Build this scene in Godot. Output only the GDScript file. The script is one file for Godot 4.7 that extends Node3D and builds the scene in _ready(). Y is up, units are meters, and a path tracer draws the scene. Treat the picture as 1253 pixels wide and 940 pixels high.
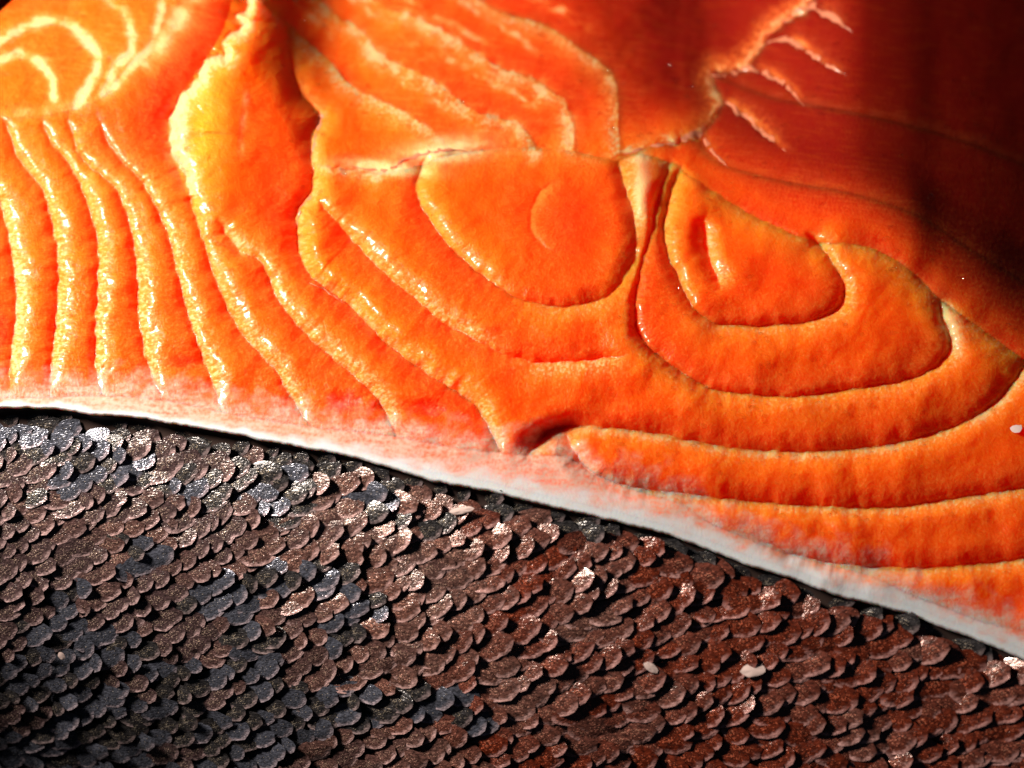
extends Node3D
# A cut piece of salmon seen close up: orange muscle flakes over a white fat layer and scaly skin.
# The shapes below are drawn on a plan of the piece in tenths of a millimetre, x to the right, y down, z towards the viewer.

const UNIT := 0.00025                # metres per unit of the plan
const K := UNIT / 0.0001
const CENTRE := Vector2(626.5, 470.0)
const AWAY := 5000.0                 # distance of the camera in units of the plan
const LEAN := -0.62                  # the piece leans back: the camera looks down on it

const X0 := -84.0
const X1 := 1340.0
const Y0 := -76.0
const STEP := 1.7
const ROWS := 500

var rng := RandomNumberGenerator.new()
var turned: Basis
var nx := 0
var gx := PackedFloat32Array()       # x of each column
var edge := PackedFloat32Array()     # y of the skin edge at each column
var zz := PackedFloat32Array()
var fat := PackedFloat32Array()
var torn := PackedFloat32Array()
var lit_amber := PackedFloat32Array()  # translucent lit side of each flake, light put into the colour
var flank := PackedFloat32Array()
var valley := PackedFloat32Array()
var red := PackedFloat32Array()  # redder far side of each flake, shade put into the colour
var near := PackedFloat32Array()     # distance to the nearest contour
var along := PackedFloat32Array()
var across := PackedFloat32Array()
var wall := PackedByteArray()
var n1 := FastNoiseLite.new()
var n2 := FastNoiseLite.new()
var n3 := FastNoiseLite.new()
var n4 := FastNoiseLite.new()

var skin_edge_line := [Vector2(-90, 501), Vector2(0, 500), Vector2(67, 501), Vector2(114, 508), Vector2(161, 511), Vector2(235, 523), Vector2(278, 530), Vector2(335, 542), Vector2(420, 557), Vector2(484, 575), Vector2(534, 590), Vector2(608, 604), Vector2(655, 616), Vector2(702, 627), Vector2(742, 636), Vector2(820, 656), Vector2(913, 691), Vector2(967, 708), Vector2(1021, 728), Vector2(1111, 752), Vector2(1168, 773), Vector2(1228, 796), Vector2(1253, 808), Vector2(1350, 850)]
var fat_line := [Vector2(-90, 486), Vector2(0, 488), Vector2(60, 486), Vector2(120, 484), Vector2(200, 490), Vector2(290, 508), Vector2(380, 522), Vector2(470, 532), Vector2(560, 548), Vector2(640, 556), Vector2(696, 560), Vector2(735, 584), Vector2(790, 604), Vector2(833, 617), Vector2(866, 639), Vector2(917, 660), Vector2(960, 677), Vector2(1021, 693), Vector2(1068, 706), Vector2(1118, 729), Vector2(1168, 748), Vector2(1202, 761), Vector2(1253, 772), Vector2(1350, 800)]
var ridge_line := [Vector2(-90, 150), Vector2(0, 144), Vector2(60, 140), Vector2(120, 122), Vector2(170, 90), Vector2(215, 70), Vector2(260, 60), Vector2(310, 90), Vector2(380, 170), Vector2(440, 204), Vector2(520, 190), Vector2(640, 200), Vector2(760, 197), Vector2(833, 208), Vector2(870, 232), Vector2(930, 268), Vector2(994, 294), Vector2(1060, 302), Vector2(1110, 328), Vector2(1150, 366), Vector2(1200, 402), Vector2(1253, 440), Vector2(1350, 500)]


func _ready() -> void:
	rng.seed = 7
	turned = Basis(Vector3.RIGHT, LEAN)
	# camera
	var cam := Camera3D.new()
	cam.name = "camera"
	cam.near = 0.01
	cam.far = 20.0
	cam.fov = rad_to_deg(2.0 * atan(CENTRE.y / AWAY))
	cam.transform = Transform3D(turned, turned * Vector3(0, 0, AWAY * UNIT))
	var lens := CameraAttributesPhysical.new()
	lens.frustum_focal_length = 12.0 / (CENTRE.y / AWAY)
	lens.frustum_focus_distance = AWAY * UNIT
	lens.frustum_near = 0.01
	lens.frustum_far = 20.0
	lens.exposure_aperture = 14.0 / K
	cam.attributes = lens
	add_child(cam)
	cam.current = true
	# surroundings: a dark studio
	var we := WorldEnvironment.new()
	we.name = "environment"
	var env := Environment.new()
	env.background_mode = Environment.BG_COLOR
	env.background_color = Color(0.09, 0.10, 0.125)
	env.tonemap_mode = Environment.TONE_MAPPER_LINEAR
	env.tonemap_exposure = 1.0
	env.sdfgi_enabled = true
	env.ssao_enabled = true
	env.ssil_enabled = true
	we.environment = env
	add_child(we)
	# the key lamp, up and to the left of the piece, and a weak one behind the camera
	var key := SpotLight3D.new()
	key.name = "key_lamp"
	key.light_color = Color(1.0, 0.95, 0.88)
	key.light_energy = KEY * K * K
	key.light_size = 0.022 * K
	key.spot_range = 6.0
	key.spot_attenuation = 2.0
	key.spot_angle = 40.0
	key.shadow_enabled = true
	add_child(key)
	aim(key, place(-1650, -960, 900), place(420, 380, 0))

	noises()
	make_fields()
	var fish := Node3D.new()
	fish.name = "salmon_piece"
	fish.transform = Transform3D(turned, Vector3.ZERO)
	fish.set_meta("label", "raw orange salmon piece with curved flakes, white fat edge and brown scaly skin")
	fish.set_meta("category", "fish")
	add_child(fish)
	make_flesh(fish)
	make_membrane(fish)
	make_moisture(fish)
	make_skin(fish)
	make_back(fish)
	make_scraps()
	make_table()

const KEY := 0.175

func aim(l: Node3D, from: Vector3, to: Vector3) -> void:
	l.look_at_from_position(turned * from, turned * to, Vector3(0.1, 1, 0))


func noises() -> void:
	for k in 4:
		var n: FastNoiseLite = [n1, n2, n3, n4][k]
		n.seed = 11 + k * 5
		n.noise_type = FastNoiseLite.TYPE_SIMPLEX_SMOOTH
		n.frequency = 1.0
		n.fractal_type = FastNoiseLite.FRACTAL_FBM
		n.fractal_octaves = [2, 3, 2, 1][k]


func place(x: float, y: float, z: float) -> Vector3:
	# a point of the plan, in the piece's own axes
	var k := (AWAY - z) / AWAY * UNIT
	return Vector3((x - CENTRE.x) * k, (CENTRE.y - y) * k, z * UNIT)


func line_y(pts: Array, x: float) -> float:
	for i in range(1, pts.size()):
		if x <= pts[i].x or i == pts.size() - 1:
			var a: Vector2 = pts[maxi(i - 2, 0)]
			var b: Vector2 = pts[i - 1]
			var c: Vector2 = pts[i]
			var d: Vector2 = pts[mini(i + 1, pts.size() - 1)]
			var t: float = clampf((x - b.x) / (c.x - b.x), 0.0, 1.0)
			var h: float = c.x - b.x
			var mb: float = (c.y - a.y) / maxf(c.x - a.x, 1.0) * h
			var mc: float = (d.y - b.y) / maxf(d.x - b.x, 1.0) * h
			var t2 := t * t
			var t3 := t2 * t
			return (2 * t3 - 3 * t2 + 1) * b.y + (t3 - 2 * t2 + t) * mb + (3 * t2 - 2 * t3) * c.y + (t3 - t2) * mc
	return 0.0


func smooth_line(pts: Array, each := 9.0) -> PackedVector2Array:
	var out := PackedVector2Array()
	for i in range(pts.size() - 1):
		var a: Vector2 = pts[maxi(i - 1, 0)]
		var b: Vector2 = pts[i]
		var c: Vector2 = pts[i + 1]
		var d: Vector2 = pts[mini(i + 2, pts.size() - 1)]
		var n := maxi(1, int(b.distance_to(c) / each))
		for k in n:
			out.append(b.cubic_interpolate(c, a, d, float(k) / n))
	out.append(pts[-1])
	return out


func soft_max(a: float, k: float) -> float:
	return 0.5 * (a + sqrt(a * a + k * k))


func bump(x: float, y: float, cx: float, cy: float, rx: float, ry: float, turn := 0.0) -> float:
	var dx := x - cx
	var dy := y - cy
	if absf(dx) > 3 * (rx + ry) or absf(dy) > 3 * (rx + ry):
		return 0.0
	var c := cos(turn)
	var s := sin(turn)
	var u := (dx * c + dy * s) / rx
	var v := (dy * c - dx * s) / ry
	return exp(-u * u - v * v)


func base_z(x: float, y: float, ridge: float) -> float:
	var z := 0.42 * (y - 480.0)
	z += 46.0 * exp(-pow((x - 560.0) / 420.0, 2.0)) * smoothstep(100.0, 450.0, y)
	var up := soft_max(ridge - y, 70.0)
	z -= up * (lerpf(0.55, 1.05, smoothstep(150.0, 420.0, x)) - 0.72 * smoothstep(820.0, 1060.0, x))
	var far := smoothstep(780.0, 900.0, x)
	var right := soft_max(x - 850.0, 60.0)
	z -= far * (0.00030 + 0.00000045 * right) * right * right * smoothstep(-10.0, 150.0, ridge - y)
	return z


func contour(pts: Array, amps: Array, o := {}) -> void:
	# one boundary between flakes: a step (the lip stands on the right hand of a line drawn downwards where amps > 0), a groove and a pale seam
	var round_h: float = o.get("round", 9.0)
	var round_w: float = o.get("round_w", 25.0)
	var reach: float = o.get("reach", 66.0)
	var w1: float = o.get("w1", 32.0)
	var w2: float = o.get("w2", 30.0)
	var groove: float = o.get("groove", 1.3)
	var pale: float = o.get("pale", 0.6)
	var seam: float = o.get("seam", 4.0)
	var ragged: float = o.get("ragged", 1.1)
	var split: bool = o.get("split", true)
	var ease_a: float = o.get("ease_a", 25.0)
	var ease_b: float = o.get("ease_b", 25.0)
	var soft: float = o.get("soft", 30.0)
	var feather: float = o.get("feather", 0.0)
	var tint: float = o.get("lit_amber", 0.6)
	var tint_w: float = o.get("lit_amber_w", 56.0)
	var side_fat: float = o.get("flank", 0.16)
	var line := smooth_line(pts)
	var best := {}
	var start := 0.0
	for i in range(line.size() - 1):
		var a := line[i]
		var b := line[i + 1]
		var dir := b - a
		var l := dir.length()
		if l < 0.01:
			continue
		dir /= l
		var i0 := clampi(int(ceil((minf(a.x, b.x) - reach - X0) / STEP)), 0, nx - 1)
		var i1 := clampi(int((maxf(a.x, b.x) + reach - X0) / STEP), 0, nx - 1)
		for c in range(i0, i1 + 1):
			var x := gx[c]
			var dy := (edge[c] - Y0) / (ROWS - 1)
			var j0 := clampi(int(ceil((minf(a.y, b.y) - reach - Y0) / dy)), 0, ROWS - 1)
			var j1 := clampi(int((maxf(a.y, b.y) + reach - Y0) / dy), 0, ROWS - 1)
			var vx := x - a.x
			for r in range(j0, j1 + 1):
				var vy := Y0 + r * dy - a.y
				var t := clampf(vx * dir.x + vy * dir.y, 0.0, l)
				var ex := vx - dir.x * t
				var ey := vy - dir.y * t
				var d := ex * ex + ey * ey
				if d > reach * reach:
					continue
				var at := c * ROWS + r
				if not best.has(at) or d < best[at].x:
					best[at] = Vector3(d, start + t, 1.0 if dir.y * vx - dir.x * vy >= 0 else -1.0)
		start += l
	var total := start
	var key: float = pts[0].x * 3.1 + pts[0].y
	for at in best:
		var q: Vector3 = best[at]
		var t: float = q.y
		var s := sqrt(q.x) * q.z
		s += ragged * n1.get_noise_2d(t * 0.045 + key, 3.0) * 2.0 + ragged * 0.3 * n1.get_noise_2d(t * 0.2 + key, 9.0)
		var u := t / total * (amps.size() - 1)
		var k := mini(int(u), amps.size() - 2)
		var amp: float = lerpf(amps[k], amps[k + 1], u - k)
		var ease := 1.0
		if ease_a > 0:
			ease *= smoothstep(0.0, ease_a, t)
		if ease_b > 0:
			ease *= smoothstep(0.0, ease_b, total - t)
		amp *= GAIN * (0.85 + 0.6 * minf(1.0, 8.0 / maxf(absf(amp), 1.0)) * n1.get_noise_2d(t * 0.02 + key, 17.0))
		var side := s if amp >= 0 else -s
		var h := absf(amp) * ease
		var win := 1.0 - (s / reach) * (s / reach)
		if win <= 0:
			continue
		win *= win
		var stepped := 0.0 if side < 0 else sin(minf(side / soft, 1.0) * PI / 2)
		zz[at] += h * win * (-exp(side / w2) * 1.25 if side < 0 else (2.25 * stepped - 1.25) * exp(-pow(maxf(side - soft, 0.0) / w1, 2.0)))
		if o.has("torn"):
			torn[at] = side
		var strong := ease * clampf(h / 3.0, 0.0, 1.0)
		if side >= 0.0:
			lit_amber[at] = maxf(lit_amber[at], tint * strong * (1.0 - smoothstep(0.0, tint_w, side)))
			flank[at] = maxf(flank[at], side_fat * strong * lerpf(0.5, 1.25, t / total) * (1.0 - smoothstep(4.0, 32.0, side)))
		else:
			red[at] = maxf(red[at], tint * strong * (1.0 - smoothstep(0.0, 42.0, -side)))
		valley[at] = maxf(valley[at], round_h * ease * pow(maxf(0.0, 1.0 - absf(s) / round_w), 2.1))
		zz[at] -= groove * ease * exp(-pow(side / 2.6, 2.0))
		var f := pale * ease * (0.65 + 0.6 * n1.get_noise_2d(t * 0.03 + key, 30.0)) * exp(-pow(maxf(absf(side - 5.0) - 2.0, 0.0) / seam, 1.3))
		if feather > 0.0:
			f *= clampf(1.0 + feather * (1.5 * n1.get_noise_2d(t * 0.022 + key, 60.0) + 0.9 * n1.get_noise_2d(t * 0.05 + key, s * 0.12)), 0.0, 1.4)
		fat[at] = maxf(fat[at], minf(f, 1.0))
		if absf(s) < near[at] and (t > 0.5 and t < total - 0.5):
			near[at] = absf(s)
			along[at] = t + key
			across[at] = side
		if split and q.x < 4.0:
			wall[at] = 1


func make_fields() -> void:
	nx = int((X1 - X0) / STEP) + 1
	var n := nx * ROWS
	zz.resize(n)
	fat.resize(n)
	red.resize(n)
	valley.resize(n)
	flank.resize(n)
	lit_amber.resize(n)
	torn.resize(n)
	torn.fill(999.0)
	near.resize(n)
	near.fill(999.0)
	along.resize(n)
	across.resize(n)
	wall.resize(n)
	gx.resize(nx)
	edge.resize(nx)
	for c in nx:
		gx[c] = X0 + c * STEP
		edge[c] = line_y(skin_edge_line, gx[c]) + 1.6 * n2.get_noise_1d(gx[c] * 0.03)
	for c in nx:
		var ridge := line_y(ridge_line, gx[c])
		for r in ROWS:
			zz[c * ROWS + r] = base_z(gx[c], Y0 + (edge[c] - Y0) * r / (ROWS - 1), ridge)
	contours()


func v(a: Array) -> Array:
	var out := []
	for i in range(0, a.size(), 2):
		out.append(Vector2(a[i], a[i + 1]))
	return out


func contours() -> void:
	# the upright flakes at the left
	contour(v([-60, 140, -30, 200, 0, 248, 12, 300, 18, 344, 20, 380, 14, 430, 8, 496]), [4, 7, 8, 5], {"ease_b": 60.0, "round": 5.0, "round_w": 14.0, "soft": 36.0, "lit_amber": 0.4, "flank": 0.3, "pale": 0.3, "seam": 6.0})
	contour(v([-4, 136, 7, 150, 20, 188, 37, 214, 54, 237, 65, 283, 71, 317, 70, 360, 67, 401, 62, 451, 58, 494]), [2, 6, 9, 9, 6], {"ease_b": 60.0, "round": 5.0, "round_w": 14.0, "soft": 36.0, "lit_amber": 0.4, "flank": 0.3, "pale": 0.10, "seam": 14.0})
	contour(v([49, 139, 62, 174, 84, 201, 104, 241, 117, 285, 120, 320, 118, 365, 116, 411, 117, 451, 126, 494]), [2, 6, 9, 9, 6], {"ease_b": 60.0, "round": 5.0, "round_w": 14.0, "soft": 36.0, "lit_amber": 0.4, "flank": 0.3, "pale": 0.10, "seam": 14.0})
	contour(v([80, 133, 97, 190, 127, 218, 147, 241, 159, 278, 165, 312, 168, 350, 169, 384, 174, 418, 184, 458, 203, 498]), [1, 4, 9, 9, 6], {"ease_b": 60.0, "round": 5.0, "round_w": 14.0, "soft": 36.0, "lit_amber": 0.4, "flank": 0.3, "pale": 0.10, "seam": 14.0})
	contour(v([112, 118, 128, 165, 150, 200, 171, 218, 188, 248, 201, 278, 212, 312, 219, 345, 231, 391, 245, 431, 258, 465, 274, 512]), [1, 2, 7, 9, 9, 6], {"ease_a": 70.0, "ease_b": 60.0, "round": 5.0, "round_w": 14.0, "soft": 36.0, "lit_amber": 0.4, "flank": 0.3, "pale": 0.10, "seam": 14.0})
	# the torn lip of the middle flakes, running down into a seam
	contour(v([316, -84, 305, 0, 293, 20, 297, 30, 280, 44, 272, 54, 273, 67, 248, 74, 245, 97, 225, 111, 210, 134, 208, 158, 211, 188, 221, 201, 231, 235, 240, 270]), [12, 13, 14, 14, 10], {"pale": 0.55, "seam": 6.0, "torn": true, "ragged": 2.4, "soft": 12.0, "w2": 18.0, "flank": 0.5, "round": 4.0, "lit_amber": 0.9, "ease_a": 0.0, "ease_b": 60.0})
	contour(v([300, -90, 275, 30, 225, 110, 205, 160, 222, 220, 242, 280]), [9, 13, 18, 19, 9], {"pale": 0.0, "groove": 0.0, "reach": 150.0, "w1": 90.0, "w2": 60.0, "soft": 60.0, "round": 0.0, "flank": 0.0, "lit_amber_w": 110.0, "split": false, "ragged": 0.0, "ease_a": 0.0, "ease_b": 90.0})
	contour(v([231, 235, 240, 270, 255, 317, 275, 371, 295, 408, 322, 438, 335, 451, 355, 485, 386, 532]), [7, 9, 10, 9, 5], {"ease_b": 60.0, "round": 5.0, "round_w": 14.0, "soft": 36.0, "lit_amber": 0.4, "flank": 0.3, "pale": 0.10, "seam": 14.0, "ease_a": 10.0})
	contour(v([265, 262, 275, 285, 289, 302, 304, 324]), [5, 7, 5], {"pale": 0.5, "split": false})
	contour(v([297, 100, 295, 134, 290, 168, 290, 200]), [0, 0], {"groove": -0.5, "pale": 0.5, "split": false, "seam": 2.5, "round": 0.0})
	contour(v([246, 284, 266, 296, 290, 308, 318, 318, 330, 345, 352, 384, 390, 424, 430, 457, 462, 489, 490, 544]), [3, 6, 9, 9, 9, 5], {"ease_a": 50.0, "ease_b": 60.0, "round": 5.0, "round_w": 14.0, "soft": 36.0, "lit_amber": 0.4, "flank": 0.3, "pale": 0.10, "seam": 14.0})
	contour(v([350, 24, 356, 75, 365, 108, 379, 127, 393, 143, 383, 161, 380, 188, 383, 208, 380, 235, 365, 255, 362, 278, 366, 305, 372, 328, 382, 341, 426, 373, 474, 421, 517, 453, 553, 477, 585, 500, 614, 562]), [0.5, 1, 5, 14, 18, 15, 12, 10, 9, 4], {"pale": 0.25, "seam": 5.0, "ease_a": 80.0})
	contour(v([383, 238, 410, 270, 446, 310, 482, 345, 517, 373, 545, 397, 585, 417, 617, 433, 657, 443, 713, 441, 773, 433, 784, 428]), [5, 10, 10, 9, -1, -8, -8], {"ease_b": 60.0, "round": 5.0, "round_w": 14.0, "soft": 36.0, "lit_amber": 0.4, "flank": 0.3, "pale": 0.10, "seam": 14.0})
	# the left eye of rings
	contour(v([524, 184, 510, 222, 514, 250, 534, 282, 561, 314, 601, 345, 633, 365, 677, 375, 709, 373, 745, 361, 769, 330, 778, 298, 774, 262, 764, 225, 754, 188]), [6.7, 8.6, 7.7, 2.9, -4.8, -2.9, 2.9, -5.8, -7.7], {"pale": 0.12, "seam": 8.0})
	contour(v([690, 215, 662, 235, 648, 268, 662, 300, 690, 312]), [1, 1.5, 0.5], {"round": 2.0, "lit_amber": 0.3, "pale": 0.15, "groove": 1.5, "split": false})
	# the pale upright between the two eyes
	contour(v([826, 188, 812, 222, 803, 255, 795, 290, 785, 325, 779, 355, 777, 382, 781, 408, 790, 421, 805, 435, 833, 455, 869, 475, 913, 483, 976, 485, 1040, 477, 1100, 467, 1136, 455, 1158, 437, 1164, 415, 1153, 391, 1149, 358]), [1.6, 2.4, -5.8, -8.6, -7.7, -5.8, -4.8, -6.7, -6.7], {"round": 7.0, "round_w": 14.0, "pale": 0.08, "seam": 12.0})
	contour(v([838, 196, 819, 240, 812, 284, 819, 316, 833, 348, 847, 375, 873, 395, 913, 399, 960, 397, 992, 393, 1024, 380, 1034, 360, 1028, 336, 1012, 312, 984, 280]), [11.5, 12.5, 8.6, -3.8, -5.8, -5.8, -6.7, -6.7], {"round": 8.0, "round_w": 16.0, "pale": 0.15})
	contour(v([866, 258, 861, 272, 863, 296, 869, 320, 877, 336, 881, 364]), [5.8, 7.7, 6.7, 4.8], {"pale": 0.3, "split": false})
	# the long flakes at the lower right
	contour(v([640, 566, 672, 528, 700, 522, 752, 524, 805, 531, 865, 543, 913, 550, 1000, 552, 1080, 545, 1150, 528, 1200, 505, 1235, 475, 1262, 430]), [-3.0, -4.2, -4.2, -4.8, -4.8, -4.2], {"pale": 0.4})
	contour(v([690, 520, 702, 552, 725, 578, 769, 595, 833, 604, 883, 610, 950, 616, 1034, 621, 1101, 620, 1168, 610, 1253, 597, 1340, 580]), [3.0, -1.2, -4.8, -6.6, -6.6, -6.6], {"pale": 0.25, "w2": 20.0, "w1": 26.0, "soft": 20.0, "ease_b": 0.0})
	contour(v([890, 640, 967, 676, 1021, 689, 1068, 694, 1135, 695, 1202, 690, 1253, 684, 1340, 672]), [-1.8, -5.4, -6.6, -6.6], {"ease_a": 110.0, "pale": 0.2, "w2": 20.0, "w1": 26.0, "soft": 20.0, "ease_b": 0.0})
	# where the cut face turns over, and the seams of the surfaces behind it
	contour(ridge_line.slice(0, 5), [0, 0], {"round": 0.0, "pale": 0.35, "seam": 7.0, "groove": 0.0, "ease_a": 0.0})
	contour(v([380, 200, 430, 207, 470, 211, 516, 200]), [-1, -2, -1], {"round": 2.0, "round_w": 8.0, "groove": 0.6, "pale": 0.6, "seam": 6.0, "ragged": 2.5, "feather": 0.8})
	contour(v([508, 226, 516, 204, 548, 190, 600, 182, 660, 181, 712, 187, 756, 198]), [-2, -3, -3, -2], {"round": 3.0, "round_w": 10.0, "groove": 0.6, "pale": 0.12, "lit_amber": 0.3})
	contour(v([750, 196, 783, 189, 808, 195, 842, 206]), [-2, -3], {"round": 2.0, "round_w": 8.0, "groove": 0.6, "pale": 0.5, "feather": 0.8})
	contour(ridge_line.slice(13), [-2, -4, -5, -4], {"round": 2.0, "round_w": 10.0, "groove": 0.6, "pale": 0.12, "lit_amber": 0.9, "ease_a": 8.0, "ease_b": 0.0})
	contour(v([0, 80, 23, 70, 44, 80, 60, 100, 60, 121, 49, 139]), [0, 0], {"round": 2.0, "round_w": 12.0, "feather": 0.5, "pale": 0.95, "groove": -1.0, "seam": 4.5, "split": false, "ease_a": 0.0})
	contour(v([-90, 84, 0, 57, 20, 44, 54, 30, 77, 32, 97, 47, 113, 67, 112, 87, 101, 107, 80, 142]), [1, 1], {"round": 2.0, "round_w": 12.0, "feather": 0.5, "pale": 0.95, "groove": -1.0, "seam": 5.0, "ease_a": 0.0})
	contour(v([100, -82, 127, 0, 147, 17, 154, 37, 156, 64, 137, 76, 131, 94, 112, 130]), [1, 1], {"round": 2.0, "round_w": 12.0, "feather": 0.5, "pale": 0.95, "groove": -1.0, "seam": 5.0, "ease_a": 0.0})
	contour(v([200, -82, 194, 0, 188, 27, 181, 54, 161, 74, 141, 97, 116, 128]), [1, 1], {"round": 2.0, "round_w": 12.0, "pale": 0.9, "groove": -1.0, "seam": 5.0, "ease_a": 0.0})
	contour(v([245, -30, 228, 0, 208, 30, 188, 57, 160, 84]), [0, 0], {"round": 2.0, "round_w": 12.0, "pale": 0.8, "groove": -1.0, "seam": 14.0, "split": false, "ease_a": 0.0})
	contour(v([270, -82, 318, 0, 349, 27, 395, 67, 420, 94, 440, 112, 484, 131, 530, 160, 562, 202]), [-1, -1.5, -1], {"flank": 0.9, "lit_amber": 1.5, "round": 0.0, "soft": 40.0, "ease_b": 70.0, "pale": 0.3, "groove": -1.0, "ease_a": 0.0})
	contour(v([330, -82, 400, 10, 434, 30, 467, 67, 517, 91, 561, 121, 584, 137, 614, 144, 645, 161, 664, 208]), [-1, -1.5, -1], {"flank": 0.9, "lit_amber": 1.5, "round": 0.0, "soft": 40.0, "pale": 0.45, "groove": -1.0, "seam": 8.0, "ragged": 2.6, "feather": 1.5, "ease_a": 0.0})
	contour(v([390, -82, 460, 0, 500, 17, 544, 37, 581, 64, 614, 84, 648, 94, 678, 114, 698, 141, 706, 208]), [-1, -1.5, -1], {"flank": 0.9, "lit_amber": 1.5, "round": 0.0, "soft": 40.0, "pale": 0.4, "groove": -1.0, "seam": 8.0, "ragged": 2.6, "feather": 1.5, "ease_a": 0.0})
	contour(v([510, -82, 588, 0, 621, 17, 665, 30, 702, 54, 735, 77, 752, 97, 757, 150, 758, 206]), [-1, -1.5, -1], {"flank": 0.9, "lit_amber": 1.5, "round": 0.0, "soft": 40.0, "pale": 0.25, "groove": -1.0, "seam": 5.0, "ease_a": 0.0})
	for q in [[300, -60, 345, -10, 388, 36, 420, 62], [372, -60, 415, -12, 452, 22, 500, 56, 540, 84], [440, -60, 480, -10, 530, 24, 570, 44, 612, 68], [480, -60, 530, -16, 580, 18, 632, 50, 668, 80], [470, 92, 520, 122, 566, 150], [590, -50, 640, -4, 690, 22, 726, 46], [520, 58, 580, 96, 630, 120, 664, 150]] :
		contour(v(q), [0, 0], {"round": 0.0, "groove": 0.0, "pale": 0.42, "seam": 2.6, "ragged": 1.6, "feather": 1.7, "lit_amber": 0.0, "split": false, "ease_a": 40.0, "ease_b": 40.0, "reach": 24.0})
	contour(v([732, 204, 800, 177, 825, 176, 854, 166, 884, 127, 870, 92, 916, 83, 930, 58, 968, 22, 992, 9, 1010, -84]), [2, 4, 5, 6, 4], {"round": 2.0, "round_w": 12.0, "flank": 0.3, "feather": 1.3, "seam": 3.0, "pale": 0.45, "groove": 1.0, "ragged": 2.5, "w1": 50.0, "reach": 80.0, "ease_b": 0.0})
	var shine := [0.35, 0.85, 0.6, 0.75, 0.4]
	var streaks := [[992, 11, 1017, 22, 1046, 40], [955, 47, 981, 58, 1010, 80, 1042, 94], [916, 83, 952, 98, 981, 127, 1002, 145], [883, 127, 905, 137, 934, 163, 970, 192], [854, 166, 872, 188, 894, 210]]
	for q in streaks.size():
		contour(v(streaks[q]), [3 - q % 3, 1], {"flank": 0.2, "round": 2.0, "round_w": 12.0, "pale": 0.35 * shine[q], "groove": 1.0, "feather": 0.8, "seam": 2.5, "split": false, "ragged": 1.0, "ease_a": 14.0, "ease_b": 40.0 + 18.0 * (q % 3)})
	contour(v([850, 160, 872, 196, 960, 222, 1040, 236, 1120, 262, 1180, 300, 1253, 345, 1345, 400]), [0, 0], {"groove": 0.0, "round": 0.0, "round_w": 12.0, "pale": 0.06, "ease_b": 0.0})
	contour(v([868, 90, 940, 118, 1002, 130, 1100, 150, 1200, 180, 1345, 240]), [0, 0], {"groove": 0.0, "round": 0.0, "round_w": 12.0, "pale": 0.05, "ease_b": 0.0})
	# the boundary with the fat below
	contour(fat_line, [0, 0], {"round": 0.0, "pale": 0.0, "groove": 0.5, "ease_a": 0.0, "ease_b": 0.0, "reach": 12.0})


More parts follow.
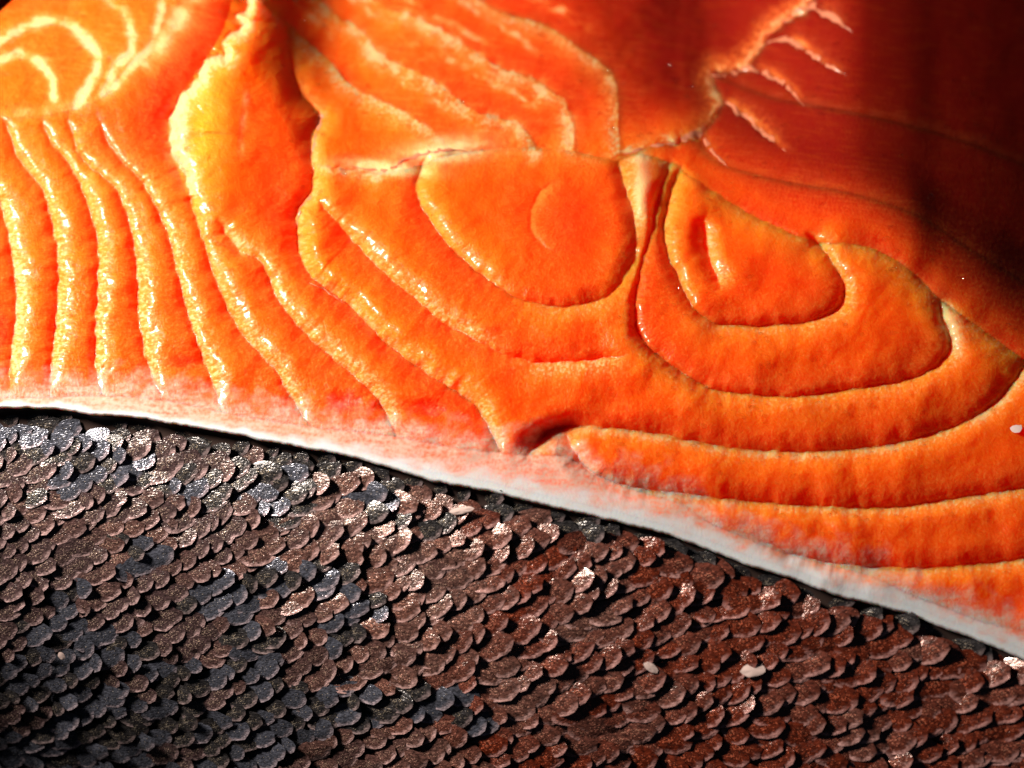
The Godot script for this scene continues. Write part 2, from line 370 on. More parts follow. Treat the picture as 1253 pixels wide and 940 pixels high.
func make_flesh(fish: Node3D) -> void:
	var n := nx * ROWS
	var col := PackedColorArray()
	col.resize(n)
	var pos := PackedVector3Array()
	pos.resize(n)
	var muscle := Color(0.90, 0.088, 0.004)
	var deep := Color(0.80, 0.032, 0.006)
	var cream := Color(0.80, 0.37, 0.17)
	var lining := Color(0.64, 0.38, 0.31)
	var white := Color(0.60, 0.58, 0.62)
	for c in nx:
		var x := gx[c]
		var fl := line_y(fat_line, x)
		var e := edge[c]
		var thick := smoothstep(250.0, 700.0, x)
		for r in ROWS:
			var at := c * ROWS + r
			var y := Y0 + (e - Y0) * r / (ROWS - 1)
			var z := zz[at]
			z -= valley[at]
			var f := fat[at]
			# fibres that cross the flakes
			var fib := n3.get_noise_2d(along[at] * 0.26, across[at] * 0.05) if near[at] < 66 else 0.0
			fib = (1.0 - absf(fib) * 2.4) * smoothstep(50.0, 30.0, near[at])
			var low := smoothstep(fl - 44.0, fl + 12.0, y + 30.0 * n2.get_noise_2d(x * 0.03, y * 0.03))
			fib *= 1.0 - 0.9 * low
			var over := line_y(ridge_line, x) - y
			var calm := (1.0 - 0.85 * smoothstep(800.0, 950.0, x) * smoothstep(0.0, 60.0, over)) * (1.0 - 0.92 * smoothstep(e - 60.0, e - 22.0, y))
			z += fib * 0.16 + calm * 5.0 * n2.get_noise_2d(x * 0.012, y * 0.012) + calm * (0.15 + 0.5 * clampf(0.5 + 1.5 * n2.get_noise_2d(x * 0.008 + 5.0, y * 0.01), 0.0, 1.0)) * (0.5 * n4.get_noise_2d(x * 0.11 + 9.0, y * 0.11) + 0.3 * n4.get_noise_2d(x * 0.21, y * 0.21 + 33.0)) + calm * 0.25 * n2.get_noise_2d(x * 0.09, y * 0.09 + 50)
			# hollows
			z -= 15.0 * bump(x, y, 672, 532, 42, 14, -0.35)
			z -= 38.0 * bump(x, y, 850, 60, 100, 110)
			z -= 5.0 * bump(x, y, 335, 240, 34, 90)
			z -= 8.0 * bump(x, y, 222, 444, 26, 13)
			z -= 8.0 * bump(x, y, 424, 492, 20, 14) + 8.0 * bump(x, y, 524, 500, 26, 12)
			z += 7.0 * bump(x, y, 540, 186, 44, 14) + 8.0 * bump(x, y, 787, 240, 13, 45)
			var line_x: float = lerpf(300.0, 212.0, smoothstep(0.0, 130.0, y)) + 0.25 * maxf(y - 190.0, 0.0)
			var inside := x - line_x if torn[at] > 900.0 else torn[at]
			var rd := clampf(0.12 + 0.5 * n2.get_noise_2d(x * 0.006 + 40, y * 0.006), 0.0, 0.5)
			rd = maxf(rd, minf(1.0, red[at] * 1.25) * (1.0 - 0.8 * lit_amber[at]))
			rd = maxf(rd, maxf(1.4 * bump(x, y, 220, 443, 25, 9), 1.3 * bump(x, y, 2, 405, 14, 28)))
			rd = maxf(rd, 0.75 * bump(x, y, 700, 268, 52, 62))
			rd = maxf(rd, 0.5 * bump(x, y, 940, 330, 60, 40))
			rd = maxf(rd, 0.8 * bump(x, y, 150, 185, 60, 42, 0.5))
			rd = maxf(rd, minf(1.0, bump(x, y, 228, 95, 52, 140, 0.42) * 1.3) * (1.0 - smoothstep(-2.0, 5.0, inside)))
			rd = maxf(rd, bump(x, y, 340, 250, 36, 80) * 0.75)
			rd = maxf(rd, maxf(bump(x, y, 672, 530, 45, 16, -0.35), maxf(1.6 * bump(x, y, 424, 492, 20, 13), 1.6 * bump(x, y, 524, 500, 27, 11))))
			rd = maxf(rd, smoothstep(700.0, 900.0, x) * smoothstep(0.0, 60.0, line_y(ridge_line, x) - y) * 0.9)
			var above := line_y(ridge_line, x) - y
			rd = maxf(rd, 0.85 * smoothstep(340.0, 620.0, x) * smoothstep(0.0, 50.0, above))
			var dark := smoothstep(600.0, 900.0, x + 0.35 * above) * smoothstep(5.0, 110.0, above)  # shade on the receding upper right wall, painted into the colour
			rd *= 1.0 - f
			var node := clampf((bump(x, y, 545, 184, 44, 13, -0.12) + 0.9 * bump(x, y, 470, 205, 46, 7, 0.12)) * (0.9 + 0.5 * n2.get_noise_2d(x * 0.05, y * 0.09)), 0.0, 1.0)
			f = clampf(f + 0.8 * node + 0.8 * bump(x, y, 787, 228, 11, 40) + 0.7 * bump(x, y, 1163, 400, 12, 30, -0.3) + 0.5 * bump(x, y, 219, 160, 12, 45, 0.1) + 0.12 * maxf(fib, 0.0) * (1.0 - 0.9 * dark), 0.0, 1.0)
			var fine := n4.get_noise_2d(x * 0.16, y * 0.16) + 0.6 * n4.get_noise_2d(x * 0.3 + 70, y * 0.3)
			var painted_glow := maxf(bump(x, y, 250, 150, 26, 120, 0.12), 0.6 * bump(x, y, 300, 20, 30, 60, -0.6)) * smoothstep(-1.0, 5.0, inside)  # light through the torn lip, painted as a yellow tint
			var grain := 0.5 + 0.5 * fine
			var thread := smoothstep(10.0, 60.0, over) * maxf(0.0, n3.get_noise_2d(x * 0.018 + y * 0.01, y * 0.21 - x * 0.03) - 0.05)
			f = clampf(f + 0.22 * thread * (1.0 - 0.8 * dark), 0.0, 1.0)
			f = clampf(f + flank[at] * clampf(0.25 + 1.5 * grain * grain + 0.35 * fib, 0.0, 1.6) + 0.16 * maxf(0.0, fine - 0.1) * smoothstep(150.0, 420.0, y), 0.0, 1.0)
			var k := muscle.lerp(deep, clampf(rd, 0.0, 1.0)).lerp(Color(0.24, 0.009, 0.006), dark * (1.0 - 0.7 * f)).lerp(Color(0.92, 0.195, 0.007), lit_amber[at] * (1.0 - dark)).lerp(Color(0.93, 0.32, 0.02), painted_glow * 0.7).lerp((Color(0.90, 0.24, 0.04).lerp(cream, smoothstep(0.15, 0.75, f))), minf(f * 1.6, 1.0))
			k = k.lerp(Color(0.86, 0.58, 0.28), 0.85 * node)
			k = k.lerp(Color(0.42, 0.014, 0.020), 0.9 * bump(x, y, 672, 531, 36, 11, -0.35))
			k = k.lerp(lining, clampf(low * (0.78 + 0.3 * fine + 0.45 * n2.get_noise_2d(x * 0.02, y * 0.11 + 11.0)), 0.0, 0.95))
			k = k.lerp(white, smoothstep(e - lerpf(12.0, 40.0, thick), e - lerpf(3.0, 4.0, thick), y + 13.0 * n2.get_noise_2d(x * 0.025, y * 0.04 + 90.0) * (0.3 + thick)))
			# the cut edge rolls over into the skin
			var roll := clampf(1.0 - (e - y) / 4.0, 0.0, 1.0)
			z -= 4.0 * roll * roll
			zz[at] = z
			pos[at] = place(x, y, z)
			col[at] = k
	var nor := PackedVector3Array()
	nor.resize(n)
	for c in nx:
		for r in ROWS:
			var at := c * ROWS + r
			var a := pos[mini(c + 1, nx - 1) * ROWS + r] - pos[maxi(c - 1, 0) * ROWS + r]
			var b := pos[c * ROWS + mini(r + 1, ROWS - 1)] - pos[c * ROWS + maxi(r - 1, 0)]
			nor[at] = b.cross(a).normalized()
	var m := StandardMaterial3D.new()
	m.resource_name = "salmon_flesh"
	m.vertex_color_use_as_albedo = true
	m.roughness = 0.38
	m.metallic_specular = 0.22
	m.clearcoat_enabled = true
	m.clearcoat = 0.18
	m.clearcoat_roughness = 0.1
	m.subsurf_scatter_enabled = SSS > 0
	m.subsurf_scatter_strength = SSS
	m.uv1_triplanar = true
	m.uv1_scale = Vector3.ONE * 70.0 / K
	m.heightmap_enabled = true
	m.heightmap_texture = wrinkle_texture()
	m.heightmap_scale = 0.006 * K
	var soft := m.duplicate()
	soft.resource_name = "salmon_fat"
	soft.subsurf_scatter_strength = 0.3
	soft.heightmap_scale = 0.002 * K
	sheets(fish, pos, nor, col, regions(), m, soft)

const GAIN := 0.75
const SSS := 1.0


func wrinkle_texture() -> Texture2D:
	var n := FastNoiseLite.new()
	n.seed = 5
	n.noise_type = FastNoiseLite.TYPE_SIMPLEX
	n.frequency = 0.03
	n.fractal_type = FastNoiseLite.FRACTAL_RIDGED
	n.fractal_octaves = 3
	n.domain_warp_enabled = true
	n.domain_warp_amplitude = 18.0
	n.domain_warp_frequency = 0.02
	var t := NoiseTexture2D.new()
	t.width = 512
	t.height = 512
	t.seamless = true
	t.noise = n
	return t


func regions() -> PackedInt32Array:
	# which flake each point of the cut face belongs to: the contours are walls, what they enclose is one flake
	var n := nx * ROWS
	var reg := PackedInt32Array()
	reg.resize(n)
	reg.fill(-1)
	for c in nx:
		var fl := line_y(fat_line, gx[c])
		for r in ROWS:
			var y := Y0 + (edge[c] - Y0) * r / (ROWS - 1)
			if y > edge[c] - 13.0:
				reg[c * ROWS + r] = 1
			elif y > fl:
				reg[c * ROWS + r] = 0
	var next := 2
	var queue := PackedInt32Array()
	var frontier := PackedInt32Array()
	for from in n:
		if reg[from] != -1 or wall[from]:
			continue
		queue.clear()
		queue.append(from)
		reg[from] = next
		var head := 0
		while head < queue.size():
			var at := queue[head]
			head += 1
			for to in [at - ROWS if at >= ROWS else at, at + ROWS if at + ROWS < n else at, at - 1 if at % ROWS else at, at + 1 if at % ROWS < ROWS - 1 else at]:
				if reg[to] == -1 and not wall[to]:
					reg[to] = next
					queue.append(to)
		if queue.size() < 900:
			for at in queue:
				reg[at] = -2
		else:
			frontier.append_array(queue)
			next += 1
	var head := 0
	while head < frontier.size():
		var at := frontier[head]
		head += 1
		for to in [at - ROWS if at >= ROWS else at, at + ROWS if at + ROWS < n else at, at - 1 if at % ROWS else at, at + 1 if at % ROWS < ROWS - 1 else at]:
			if reg[to] < 0:
				reg[to] = reg[at]
				frontier.append(to)
	return reg


func mesh_of(p: PackedVector3Array, q: PackedVector3Array, cc: PackedColorArray, idx: PackedInt32Array, m: Material, uv := PackedVector2Array()) -> ArrayMesh:
	var arr := []
	arr.resize(Mesh.ARRAY_MAX)
	arr[Mesh.ARRAY_VERTEX] = p
	arr[Mesh.ARRAY_NORMAL] = q
	if cc.size():
		arr[Mesh.ARRAY_COLOR] = cc
	if uv.size():
		arr[Mesh.ARRAY_TEX_UV] = uv
	arr[Mesh.ARRAY_INDEX] = idx
	var am := ArrayMesh.new()
	am.add_surface_from_arrays(Mesh.PRIMITIVE_TRIANGLES, arr)
	if m:
		am.surface_set_material(0, m)
	return am


func add_mesh(called: String, mesh: Mesh, parent: Node) -> MeshInstance3D:
	var o := MeshInstance3D.new()
	o.name = called
	o.mesh = mesh
	parent.add_child(o, true)
	return o


func sheets(fish: Node3D, pos: PackedVector3Array, nor: PackedVector3Array, col: PackedColorArray, reg: PackedInt32Array, m: Material, soft: Material) -> void:
	var lists := []
	for c in nx - 1:
		for r in ROWS - 1:
			var at := c * ROWS + r
			var k := reg[at]
			if gx[c] + 1.1 * (Y0 + (edge[c] - Y0) * r / (ROWS - 1)) < 14.0:
				continue
			while lists.size() <= k:
				lists.append([])
			lists[k].append(at)
	for k in lists.size():
		if lists[k].is_empty():
			continue
		var map := PackedInt32Array()
		map.resize(nx * ROWS)
		map.fill(-1)
		var p := PackedVector3Array()
		var q := PackedVector3Array()
		var cc := PackedColorArray()
		var idx := PackedInt32Array()
		for at in lists[k]:
			for to in [at, at + ROWS, at + 1, at + 1, at + ROWS, at + ROWS + 1]:
				if map[to] < 0:
					map[to] = p.size()
					p.append(pos[to])
					q.append(nor[to])
					cc.append(col[to])
				idx.append(map[to])
		var o := add_mesh("fat_layer" if k == 0 else "skin_edge" if k == 1 else "muscle_flake", mesh_of(p, q, cc, idx, soft if k < 2 else m), fish)
		if k < 2:
			o.set_meta("label", "pinkish white fat layer under the orange flakes" if k == 0 else "white cut edge of the skin")


func skin_z(c: int, d: float) -> float:
	return zz[c * ROWS + ROWS - 1] - lerpf(15.0, 9.0, smoothstep(200.0, 800.0, gx[c])) * (1.0 - exp(-d / 9.0)) + 0.10 * d - (0.00095 - 0.0004 * smoothstep(100.0, 800.0, gx[c])) * d * d


func skin_at(x: float, y: float) -> float:
	var c := clampi(int(round((x - X0) / STEP)), 0, nx - 1)
	var z := 0.0
	for k in [-24, -12, 0, 12, 24]:
		var i := clampi(c + k, 0, nx - 1)
		z += skin_z(i, maxf(y - edge[i], 0.0)) / 5.0
	return z


func skin_frame(x: float, y: float) -> Transform3D:
	var o := place(x, y, skin_at(x, y))
	var px := place(x + 12, y, skin_at(x + 12, y)) - place(x - 12, y, skin_at(x - 12, y))
	var py := place(x, y + 8, skin_at(x, y + 8)) - place(x, y - 8, skin_at(x, y - 8))
	var ax := px.normalized()
	var az := py.cross(ax).normalized() * 1.0
	if az.z < 0:
		az = -az
	return Transform3D(Basis(ax, az.cross(ax), az), o)


func scale_texture(seed_: int, tone: Color, clean: bool) -> ImageTexture:
	# pigment dots and silvery grains, their glitter painted in, gathered on the upper half of a scale, a pale torn rim
	var side := 128
	var im := Image.create(side, side, false, Image.FORMAT_RGB8)
	var g := RandomNumberGenerator.new()
	g.seed = seed_
	var n := FastNoiseLite.new()
	n.seed = seed_
	n.frequency = 0.05
	var pale := Color(0.60, 0.42, 0.43).lerp(tone, 0.35)
	for y in side:
		for x in side:
			var u := (x - 63.5) / 63.5
			var w := (y - 63.5) / 63.5
			var r := sqrt(u * u + w * w)
			var b := 0.50 + 0.55 * n.get_noise_2d(x, y) + 0.2 * n.get_noise_2d(x * 4.0, y * 4.0)
			var k := tone * (0.34 * clampf(b, 0.10, 1.0))
			var rim := smoothstep(0.60, 0.86, r + 0.2 * n.get_noise_2d(x * 1.3 + 300, y * 1.3)) * smoothstep(-0.1, 0.45, w) * (0.75 + 0.8 * n.get_noise_2d(x * 0.6, 500.0))
			im.set_pixel(x, y, k.lerp(pale, clampf(rim, 0.0, 1.0)).linear_to_srgb())
	for k in 25 if clean else 190:
		var x := 64 + g.randfn(0.0, 22.0)
		var y := 58 + g.randfn(0.0, 17.0)
		if Vector2(x - 64, y - 64).length() > 52:
			continue
		var dot := Color(0.02, 0.012, 0.010) if g.randf() < 0.45 else Color(0.75, 0.60, 0.42).lerp(tone, clampf(0.1 + g.randf() * 0.6 + (tone.r - tone.g) * 1.1, 0.0, 0.9))
		im.fill_rect(Rect2i(int(x), int(y), g.randi_range(1, 4), g.randi_range(1, 3)), dot.linear_to_srgb())
	return ImageTexture.create_from_image(im)


func scale_shape(g: RandomNumberGenerator) -> ArrayMesh:
	# one scale about 1 across: x across, y towards the body, z out; its free edge is at -y
	var p := PackedVector3Array()
	var uv := PackedVector2Array()
	var idx := PackedInt32Array()
	var rings := 3
	var around := 16
	var n := FastNoiseLite.new()
	n.seed = g.randi()
	n.frequency = 1.0
	p.append(Vector3(0, 0, 0.035))
	uv.append(Vector2(0.5, 0.5))
	for r in range(1, rings + 1):
		var q := [0.0, 0.5, 0.85, 1.0][r] as float
		for k in around:
			var a := TAU * k / around
			var wob := 1.0 + 0.18 * n.get_noise_2d(cos(a) * 1.5, sin(a) * 1.5) + (0.05 * n.get_noise_2d(k * 3.7, 5.0) if r == rings else 0.0)
			var x := cos(a) * q * 0.5 * wob
			var y := sin(a) * q * 0.5 * wob
			var z := 0.035 * (1.0 - q * q) + 0.03 * n.get_noise_2d(x * 3.0, y * 3.0 + 20.0)
			p.append(Vector3(x, y, z))
			uv.append(Vector2(0.5 + 0.47 * cos(a) * q, 0.5 - 0.47 * sin(a) * q))
	for k in around:
		idx.append_array([0, 1 + (k + 1) % around, 1 + k])
	for r in rings - 1:
		for k in around:
			var a := 1 + r * around + k
			var b := 1 + r * around + (k + 1) % around
			idx.append_array([a, b, a + around, b, b + around, a + around])
	var q := PackedVector3Array()
	q.resize(p.size())
	for t in range(0, idx.size(), 3):
		var f := (p[idx[t + 2]] - p[idx[t]]).cross(p[idx[t + 1]] - p[idx[t]])
		for k in 3:
			q[idx[t + k]] += f
	for k in q.size():
		q[k] = q[k].normalized()
	return mesh_of(p, q, PackedColorArray(), idx, null, uv)


func glint_texture() -> Texture2D:
	var n := FastNoiseLite.new()
	n.seed = 23
	n.noise_type = FastNoiseLite.TYPE_SIMPLEX
	n.frequency = 0.017
	n.fractal_octaves = 3
	var t := NoiseTexture2D.new()
	t.width = 512
	t.height = 512
	t.seamless = true
	t.noise = n
	return t


func make_skin(fish: Node3D) -> void:
	# the sheet of skin that the scales grow from
	var rows := 60
	var cols := 120
	var p := PackedVector3Array()
	var q := PackedVector3Array()
	var idx := PackedInt32Array()
	for i in cols:
		var c := mini(int(round(float(i) / (cols - 1) * (nx - 1))), nx - 1)
		for r in rows:
			var y := edge[c] + (1040.0 - edge[c]) * pow(float(r) / (rows - 1), 1.5)
			var z := skin_z(c, y - edge[c]) - (0.0 if r == 0 else 3.0)
			p.append(place(gx[c], y, z))
			if i and r:
				var at := i * rows + r
				idx.append_array([at - rows - 1, at - 1, at - rows, at - rows, at - 1, at])
	for i in cols:
		for r in rows:
			var a := p[mini(i + 1, cols - 1) * rows + r] - p[maxi(i - 1, 0) * rows + r]
			var b := p[i * rows + mini(r + 1, rows - 1)] - p[i * rows + maxi(r - 1, 0)]
			q.append(b.cross(a).normalized())
	var under := StandardMaterial3D.new()
	under.resource_name = "dark_skin"
	under.albedo_color = Color(0.045, 0.028, 0.025).linear_to_srgb()
	under.roughness = 0.35
	var skin := add_mesh("skin", mesh_of(p, q, PackedColorArray(), idx, under), fish)
	skin.set_meta("label", "dark brown and grey skin covered in overlapping scales")
	var g := RandomNumberGenerator.new()
	g.seed = 41
	var shapes := []
	for k in 8:
		shapes.append(scale_shape(g))
	var glint := glint_texture()
	# tones: plum grey over rose brown to rust, then grey, and a blue grey that carries a painted sheen
	var tones := []
	for k in 8:
		var u := k / 7.0
		tones.append(Color(0.36, 0.21, 0.22).lerp(Color(0.70, 0.32, 0.26), u * 2.0) if u < 0.5 else Color(0.70, 0.32, 0.26).lerp(Color(0.62, 0.095, 0.035), u * 2.0 - 1.0))
	tones.append_array([Color(0.24, 0.22, 0.24), Color(0.50, 0.53, 0.72)])
	var mats := []
	for k in tones.size():
		for d in 3:
			var m := StandardMaterial3D.new()
			m.resource_name = "scale"
			m.albedo_texture = scale_texture(k * 7 + d * 31 + 3, tones[k], k == 9)
			m.metallic = 0.5 if k > 7 else 0.2
			m.roughness = 0.24
			m.metallic_specular = 0.6
			m.clearcoat_enabled = true
			m.clearcoat = 0.8
			m.clearcoat_roughness = 0.12
			m.heightmap_enabled = true
			m.heightmap_texture = glint
			m.heightmap_scale = 0.004 * K
			mats.append(m)
	var put := []
	var v0 := -18.0
	var row := 0
	while v0 < 520.0:
		var x := X0 - 20.0 + (row % 2) * 19.0
		while x < X1:
			var right := smoothstep(0.0, 1250.0, x)
			var wide := lerpf(36.0, 48.0, right)
			var c := clampi(int((x - X0) / STEP), 0, nx - 1)
			var y: float = lerpf(edge[c], 500.0 + 0.27 * x - 30.0 * right, smoothstep(0.0, 350.0, v0)) + v0 + g.randf_range(-3.5, 3.5)
			var xx := x + g.randf_range(-5, 5)
			x += wide * 0.86
			if y < edge[c] + 8.0 or y > 1010.0:
				continue
			put.append([xx, y, wide * g.randf_range(1.0, 1.4), right])
		v0 += lerpf(11.0, 13.0, smoothstep(0.0, 400.0, v0))
		row += 1
	put.sort_custom(func(a, b): return seen_size(a) > seen_size(b))
	var rest := {}
	for i in put.size():
		var a: Array = put[i]
		var t := skin_frame(a[0], a[1])
		var turn := lerpf(0.28, 0.02, a[3]) + 0.25 * n4.get_noise_2d(a[0] * 0.008 + 30, a[1] * 0.012) + g.randfn(0.0, 0.08)
		var size: float = a[2] * UNIT
		var b := Basis(Vector3.BACK, turn) * Basis(Vector3.RIGHT, -0.09 - 0.12 * n4.get_noise_2d(a[0] * 0.012, a[1] * 0.02 + 60) + g.randfn(0.0, 0.06)) * Basis(Vector3.UP, g.randfn(-0.17, 0.13))
		t.basis = t.basis * b * Basis.from_scale(Vector3(size, size * 0.56, size * 1.1))
		t.origin += t.basis.z.normalized() * (6.0 - 11.0 * (1.0 - smoothstep(12.0, 40.0, a[1] - edge[clampi(int((a[0] - X0) / STEP), 0, nx - 1)]))) * UNIT
		var tone := pick_tone(a[0], a[1], g)
		var m: Material = mats[tone * 3 + g.randi() % 3]
		var shape: ArrayMesh = shapes[g.randi() % 8]
		if i < 300:
			var o := add_mesh("scale", shape, skin)
			o.material_override = m
			o.transform = t
		else:
			var key := [shape, m]
			if not rest.has(m):
				rest[m] = SurfaceTool.new()
			rest[m].append_from(shape, 0, t)
	if rest.size():
		var am := ArrayMesh.new()
		for m in rest:
			rest[m].set_material(m)
			rest[m].commit(am)
		var o := add_mesh("small_scales", am, skin)
		o.set_meta("kind", "stuff")


func seen_size(a: Array) -> float:
	var inside: bool = a[0] > 5 and a[0] < 1248 and a[1] < 935
	return a[2] + (100.0 if inside else 0.0)


func pick_tone(x: float, y: float, g: RandomNumberGenerator) -> int:
	var c := clampi(int((x - X0) / STEP), 0, nx - 1)
	var d := y - edge[c]
	var r := 0.75 * n4.get_noise_2d(x * 0.007, y * 0.013) + g.randfn(0.0, 0.07)
	if d < 18.0 + 14.0 * g.randf():
		return 8
	var blue := smoothstep(620.0, 900.0, y) * (1.0 - smoothstep(300.0, 640.0, x))  # where the cool sheen at the left is painted as scale colour
	blue = maxf(blue, 0.75 * (1.0 - smoothstep(60.0, 130.0, d)) * (1.0 - smoothstep(300.0, 620.0, x)))
	if blue > 0.05 and r + 0.9 * blue > 0.5:
		return 9 if g.randf() < 0.6 else 8
	return clampi(int(8.0 * (0.08 + 0.85 * smoothstep(0.0, 950.0, x) + 0.35 * r)), 0, 7)


func make_back(fish: Node3D) -> void:
	# the uncut rest of the piece, behind what the lamp shows: it closes the body
	var ring := PackedVector3Array()
	for c in range(0, nx, 6):
		ring.append(place(gx[c], Y0, zz[c * ROWS] - 3.0))
	for r in range(0, ROWS, 10):
		ring.append(place(gx[nx - 1], Y0 + (edge[nx - 1] - Y0) * r / (ROWS - 1), zz[(nx - 1) * ROWS + r] - 3.0))
	for k in 20:
		var y := lerpf(edge[nx - 1], 1040.0, k / 20.0)
		ring.append(place(gx[nx - 1], y, skin_z(nx - 1, y - edge[nx - 1]) - 4.0))
	for c in range(nx - 1, -1, -6):
		ring.append(place(gx[c], 1040.0, skin_z(c, 1040.0 - edge[c]) - 4.0))
	for k in 20:
		var y := lerpf(1040.0, edge[0], k / 20.0)
		ring.append(place(gx[0], y, skin_z(0, y - edge[0]) - 4.0))
	for r in range(ROWS - 1, 10, -10):
		ring.append(place(gx[0], Y0 + (edge[0] - Y0) * r / (ROWS - 1), zz[r] - 3.0))
	var st := SurfaceTool.new()
	st.begin(Mesh.PRIMITIVE_TRIANGLES)
	st.set_smooth_group(-1)
	var depth := -900.0 * UNIT
	var mid := Vector3(0, 0, depth)
	for k in ring.size():
		var a := ring[k]
		var b := ring[(k + 1) % ring.size()]
		var c := Vector3(b.x * 0.92, b.y * 0.92, depth)
		var d := Vector3(a.x * 0.92, a.y * 0.92, depth)
		for p in [a, d, b, b, d, c, c, d, mid]:
			st.add_vertex(p)
	st.generate_normals()
	var m := StandardMaterial3D.new()
	m.resource_name = "uncut_flesh"
	m.albedo_color = Color(0.55, 0.08, 0.02).linear_to_srgb()
	m.roughness = 0.4
	st.set_material(m)
	add_mesh("uncut_side", st.commit(), fish)


func make_table() -> void:
	var low := 1e9
	for p in [place(X0, 1040, -900), place(X1, 1040, -900), place(X0, 1040, -400), place(X1, 1040, -400), place(600, 1040, 0)]:
		low = minf(low, (turned * p).y)
	var b := BoxMesh.new()
	b.size = Vector3(3.2, 0.03, 2.4)
	var m := StandardMaterial3D.new()
	m.resource_name = "dark_slate"
	m.albedo_color = Color(0.012, 0.012, 0.014).linear_to_srgb()
	m.roughness = 0.5
	b.material = m
	var o := add_mesh("tabletop", b, self)
	o.position = Vector3(0, low - 0.015 - 0.0005, -0.25)
	o.set_meta("kind", "structure")
	o.set_meta("label", "dark slate tabletop under the salmon")
	o.set_meta("category", "tabletop")


func make_scraps() -> void:
	# loose slivers that lie on the piece
	var g := RandomNumberGenerator.new()
	g.seed = 77
	var m := StandardMaterial3D.new()
	m.resource_name = "loose_white_scale"
	m.albedo_color = Color(0.62, 0.47, 0.45).linear_to_srgb()
	m.roughness = 0.2
	var list := [
		[566, 624, 30, 9, 0.15, "scale_sliver", "thin white sliver of scale just below the white fat edge, centre", "scale sliver"],
		[922, 819, 30, 16, 0.1, "fat_scrap", "bright white crumb of fat on the red-brown scales", "scrap"],
		[797, 815, 20, 10, -0.6, "scale_sliver", "small grey-white folded sliver of scale among dark red scales", "scale sliver"],
		[78, 797, 11, 8, -1.1, "scale_sliver", "tiny white fleck of scale on the dark purple scales at left", "scale sliver"],
		[1243, 522, 15, 24, 0.2, "fat_scrap", "small white scrap of fat on the orange flakes at the right edge", "scrap"],
	]
	for a in list:
		var on_skin: bool = a[1] > 560
		var c := clampi(int(round((a[0] - X0) / STEP)), 0, nx - 1)
		var t: Transform3D
		if on_skin:
			t = skin_frame(a[0], a[1])
			t.origin += t.basis.z * 13.0 * UNIT
		else:
			var r := int((a[1] - Y0) / (edge[c] - Y0) * (ROWS - 1))
			var at := c * ROWS + r
			var ax := (place(gx[c + 4], a[1], zz[at + 4 * ROWS]) - place(gx[c - 4], a[1], zz[at - 4 * ROWS])).normalized()
			var ay := place(a[0], a[1] - 6, zz[at - 8]) - place(a[0], a[1] + 6, zz[at + 8])
			var az := ax.cross(ay).normalized()
			t = Transform3D(Basis(ax, az.cross(ax), az), place(a[0], a[1], zz[at] + 1.0))
		t.basis = t.basis * Basis(Vector3.BACK, a[4])
		t.basis = t.basis * Basis(Vector3.RIGHT, g.randf_range(-0.2, 0.1)) * Basis.from_scale(Vector3(a[2], a[3], a[2]) * UNIT)
		var flake := scale_shape(g)
		flake.surface_set_material(0, m)
		var o := add_mesh(a[5], flake, self)
		o.transform = Transform3D(turned, Vector3.ZERO) * t
		o.set_meta("label", a[6])
		o.set_meta("category", a[7])


func make_moisture(fish: Node3D) -> void:
	# shallow drops of water on the cut face, most of them on the lips of the flakes
	var g := RandomNumberGenerator.new()
	g.seed = 19
	var st := SurfaceTool.new()
	st.begin(Mesh.PRIMITIVE_TRIANGLES)
	var made := 0
	var tries := 0
	while made < 1300 and tries < 60000:
		tries += 1
		var c := g.randi_range(40, nx - 40)
		var r := g.randi_range(40, ROWS - 40)
		var at := c * ROWS + r
		var on_lip := near[at] < 24.0 and across[at] > 2.0
		if g.randf() > (0.9 if on_lip else 0.22) * (0.35 + maxf(0.0, n2.get_noise_2d(gx[c] * 0.012, r * 0.02 + 300.0)) * 2.2):
			continue
		var y := Y0 + (edge[c] - Y0) * r / (ROWS - 1)
		if y > edge[c] - 20.0 or gx[c] + y < 60.0:
			continue
		var here := place(gx[c], y, zz[at])
		var a := place(gx[c + 3], y, zz[at + 3 * ROWS]) - place(gx[c - 3], y, zz[at - 3 * ROWS])
		var b := place(gx[c], y + 4, zz[at + 4]) - place(gx[c], y - 4, zz[at - 4])
		var up := b.cross(a).normalized()
		var sx := a.normalized()
		var sy := up.cross(sx)
		var wide := g.randf_range(1.5, 3.8) * (1.3 if g.randf() < 0.15 else 1.0)
		var curve := wide * g.randf_range(1.1, 1.7)
		var long := g.randf_range(1.0, 1.8)
		var turn := g.randf() * PI
		var ax := (sx * cos(turn) + sy * sin(turn)) * long
		var ay := sy * cos(turn) - sx * sin(turn)
		var p := []
		var q := []
		for ring in 3:
			for k in 8:
				var d := wide * ring / 2.0
				var u := cos(TAU * k / 8) * d
				var w := sin(TAU * k / 8) * d
				p.append(here + (ax * u + ay * w + up * (0.15 + (wide * wide - d * d) / (2.0 * curve))) * UNIT)
				q.append((up + (ax * u / long + ay * w) / curve).normalized())
		for ring in 2:
			for k in 8:
				var i0 := ring * 8 + k
				var i1 := ring * 8 + (k + 1) % 8
				for i in [i0, i0 + 8, i1, i1, i0 + 8, i1 + 8]:
					st.set_normal(q[i])
					st.add_vertex(p[i])
		made += 1
	var m := StandardMaterial3D.new()
	m.resource_name = "water_drop"
	m.transparency = BaseMaterial3D.TRANSPARENCY_ALPHA
	m.albedo_color = Color(1, 1, 1, 0.04)
	m.roughness = 0.03
	st.set_material(m)
	var o := add_mesh("moisture", st.commit(), fish)
	o.set_meta("kind", "stuff")


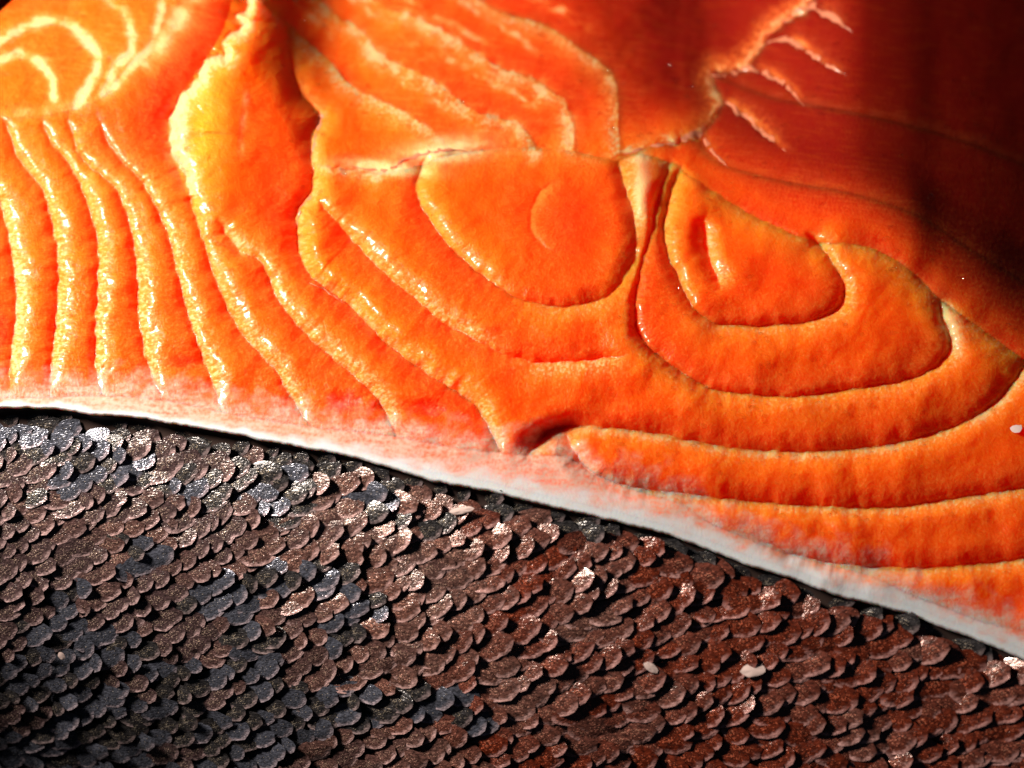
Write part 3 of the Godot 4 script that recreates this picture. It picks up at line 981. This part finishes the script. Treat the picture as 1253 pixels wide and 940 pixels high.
func make_membrane(fish: Node3D) -> void:
	# scraps of torn white membrane along the broken edges behind the rings
	var g := RandomNumberGenerator.new()
	g.seed = 29
	var m := StandardMaterial3D.new()
	m.resource_name = "torn_membrane"
	m.albedo_color = Color(0.62, 0.20, 0.11).linear_to_srgb()
	m.roughness = 0.25
	m.cull_mode = BaseMaterial3D.CULL_DISABLED
	m.backlight_enabled = true
	m.backlight = Color(0.5, 0.3, 0.25)
	var edges := [
		[v([762, 190, 800, 178, 826, 175, 854, 166, 872, 186, 892, 206]), 7.0],
		[v([876, 140, 886, 126, 905, 138, 936, 164, 962, 186]), 7.5],
		[v([868, 92, 892, 92, 916, 84, 936, 92, 952, 99, 968, 112, 984, 130]), 9.0],
		[v([926, 62, 942, 52, 956, 48, 981, 58, 1010, 80, 1036, 92]), 9.0],
		[v([960, 28, 976, 14, 992, 10, 1017, 22, 1044, 40]), 9.0],
		[v([430, 204, 470, 208, 512, 190, 560, 184, 580, 190]), 6.0],
		[v([386, 150, 394, 140, 386, 166, 381, 190]), 5.0],
		[v([366, 256, 380, 240, 366, 262, 363, 280]), 4.0],
		[v([378, 346, 392, 352, 420, 371]), 3.5],
	]
	for item in edges:
		var line := smooth_line(item[0], 4.0)
		var key := g.randf() * 100.0
		var st := SurfaceTool.new()
		st.begin(Mesh.PRIMITIVE_TRIANGLES)
		var any := false
		for i in range(1, line.size()):
			var cut: float = n1.get_noise_2d(i * 0.16 + key, 4.0)
			if cut < -0.42:
				continue
			var p := []
			for k in [i - 1, i]:
				var dir := (line[mini(k + 1, line.size() - 1)] - line[maxi(k - 1, 0)]).normalized()
				var side := Vector2(dir.y, -dir.x)
				var end := sin(PI * clampf(float(k) / (line.size() - 1), 0.02, 0.98))
				for w in 3:
					var wide: float = item[1] * 1.15 * end * (0.6 + 1.1 * n1.get_noise_2d(k * 0.3 + key, 20.0 + w)) * [-0.5, 0.1, 0.7][w]
					var at: Vector2 = line[k] + side * wide
					p.append(lifted(at.x, at.y, [-0.4, 1.3, -0.3 + 1.6 * maxf(0.0, n1.get_noise_2d(k * 0.35 + key, 40.0))][w]))
			for w in 2:
				for q in [w, w + 3, w + 1, w + 1, w + 3, w + 4]:
					st.add_vertex(p[q])
			any = true
		if not any:
			continue
		st.generate_normals()
		st.set_material(m)
		add_mesh("membrane", st.commit(), fish)


func lifted(x: float, y: float, up: float) -> Vector3:
	var c := clampi(int(round((x - X0) / STEP)), 0, nx - 1)
	var r := clampi(int(round((y - Y0) / (edge[c] - Y0) * (ROWS - 1))), 0, ROWS - 1)
	return place(x, y, zz[c * ROWS + r] + up)
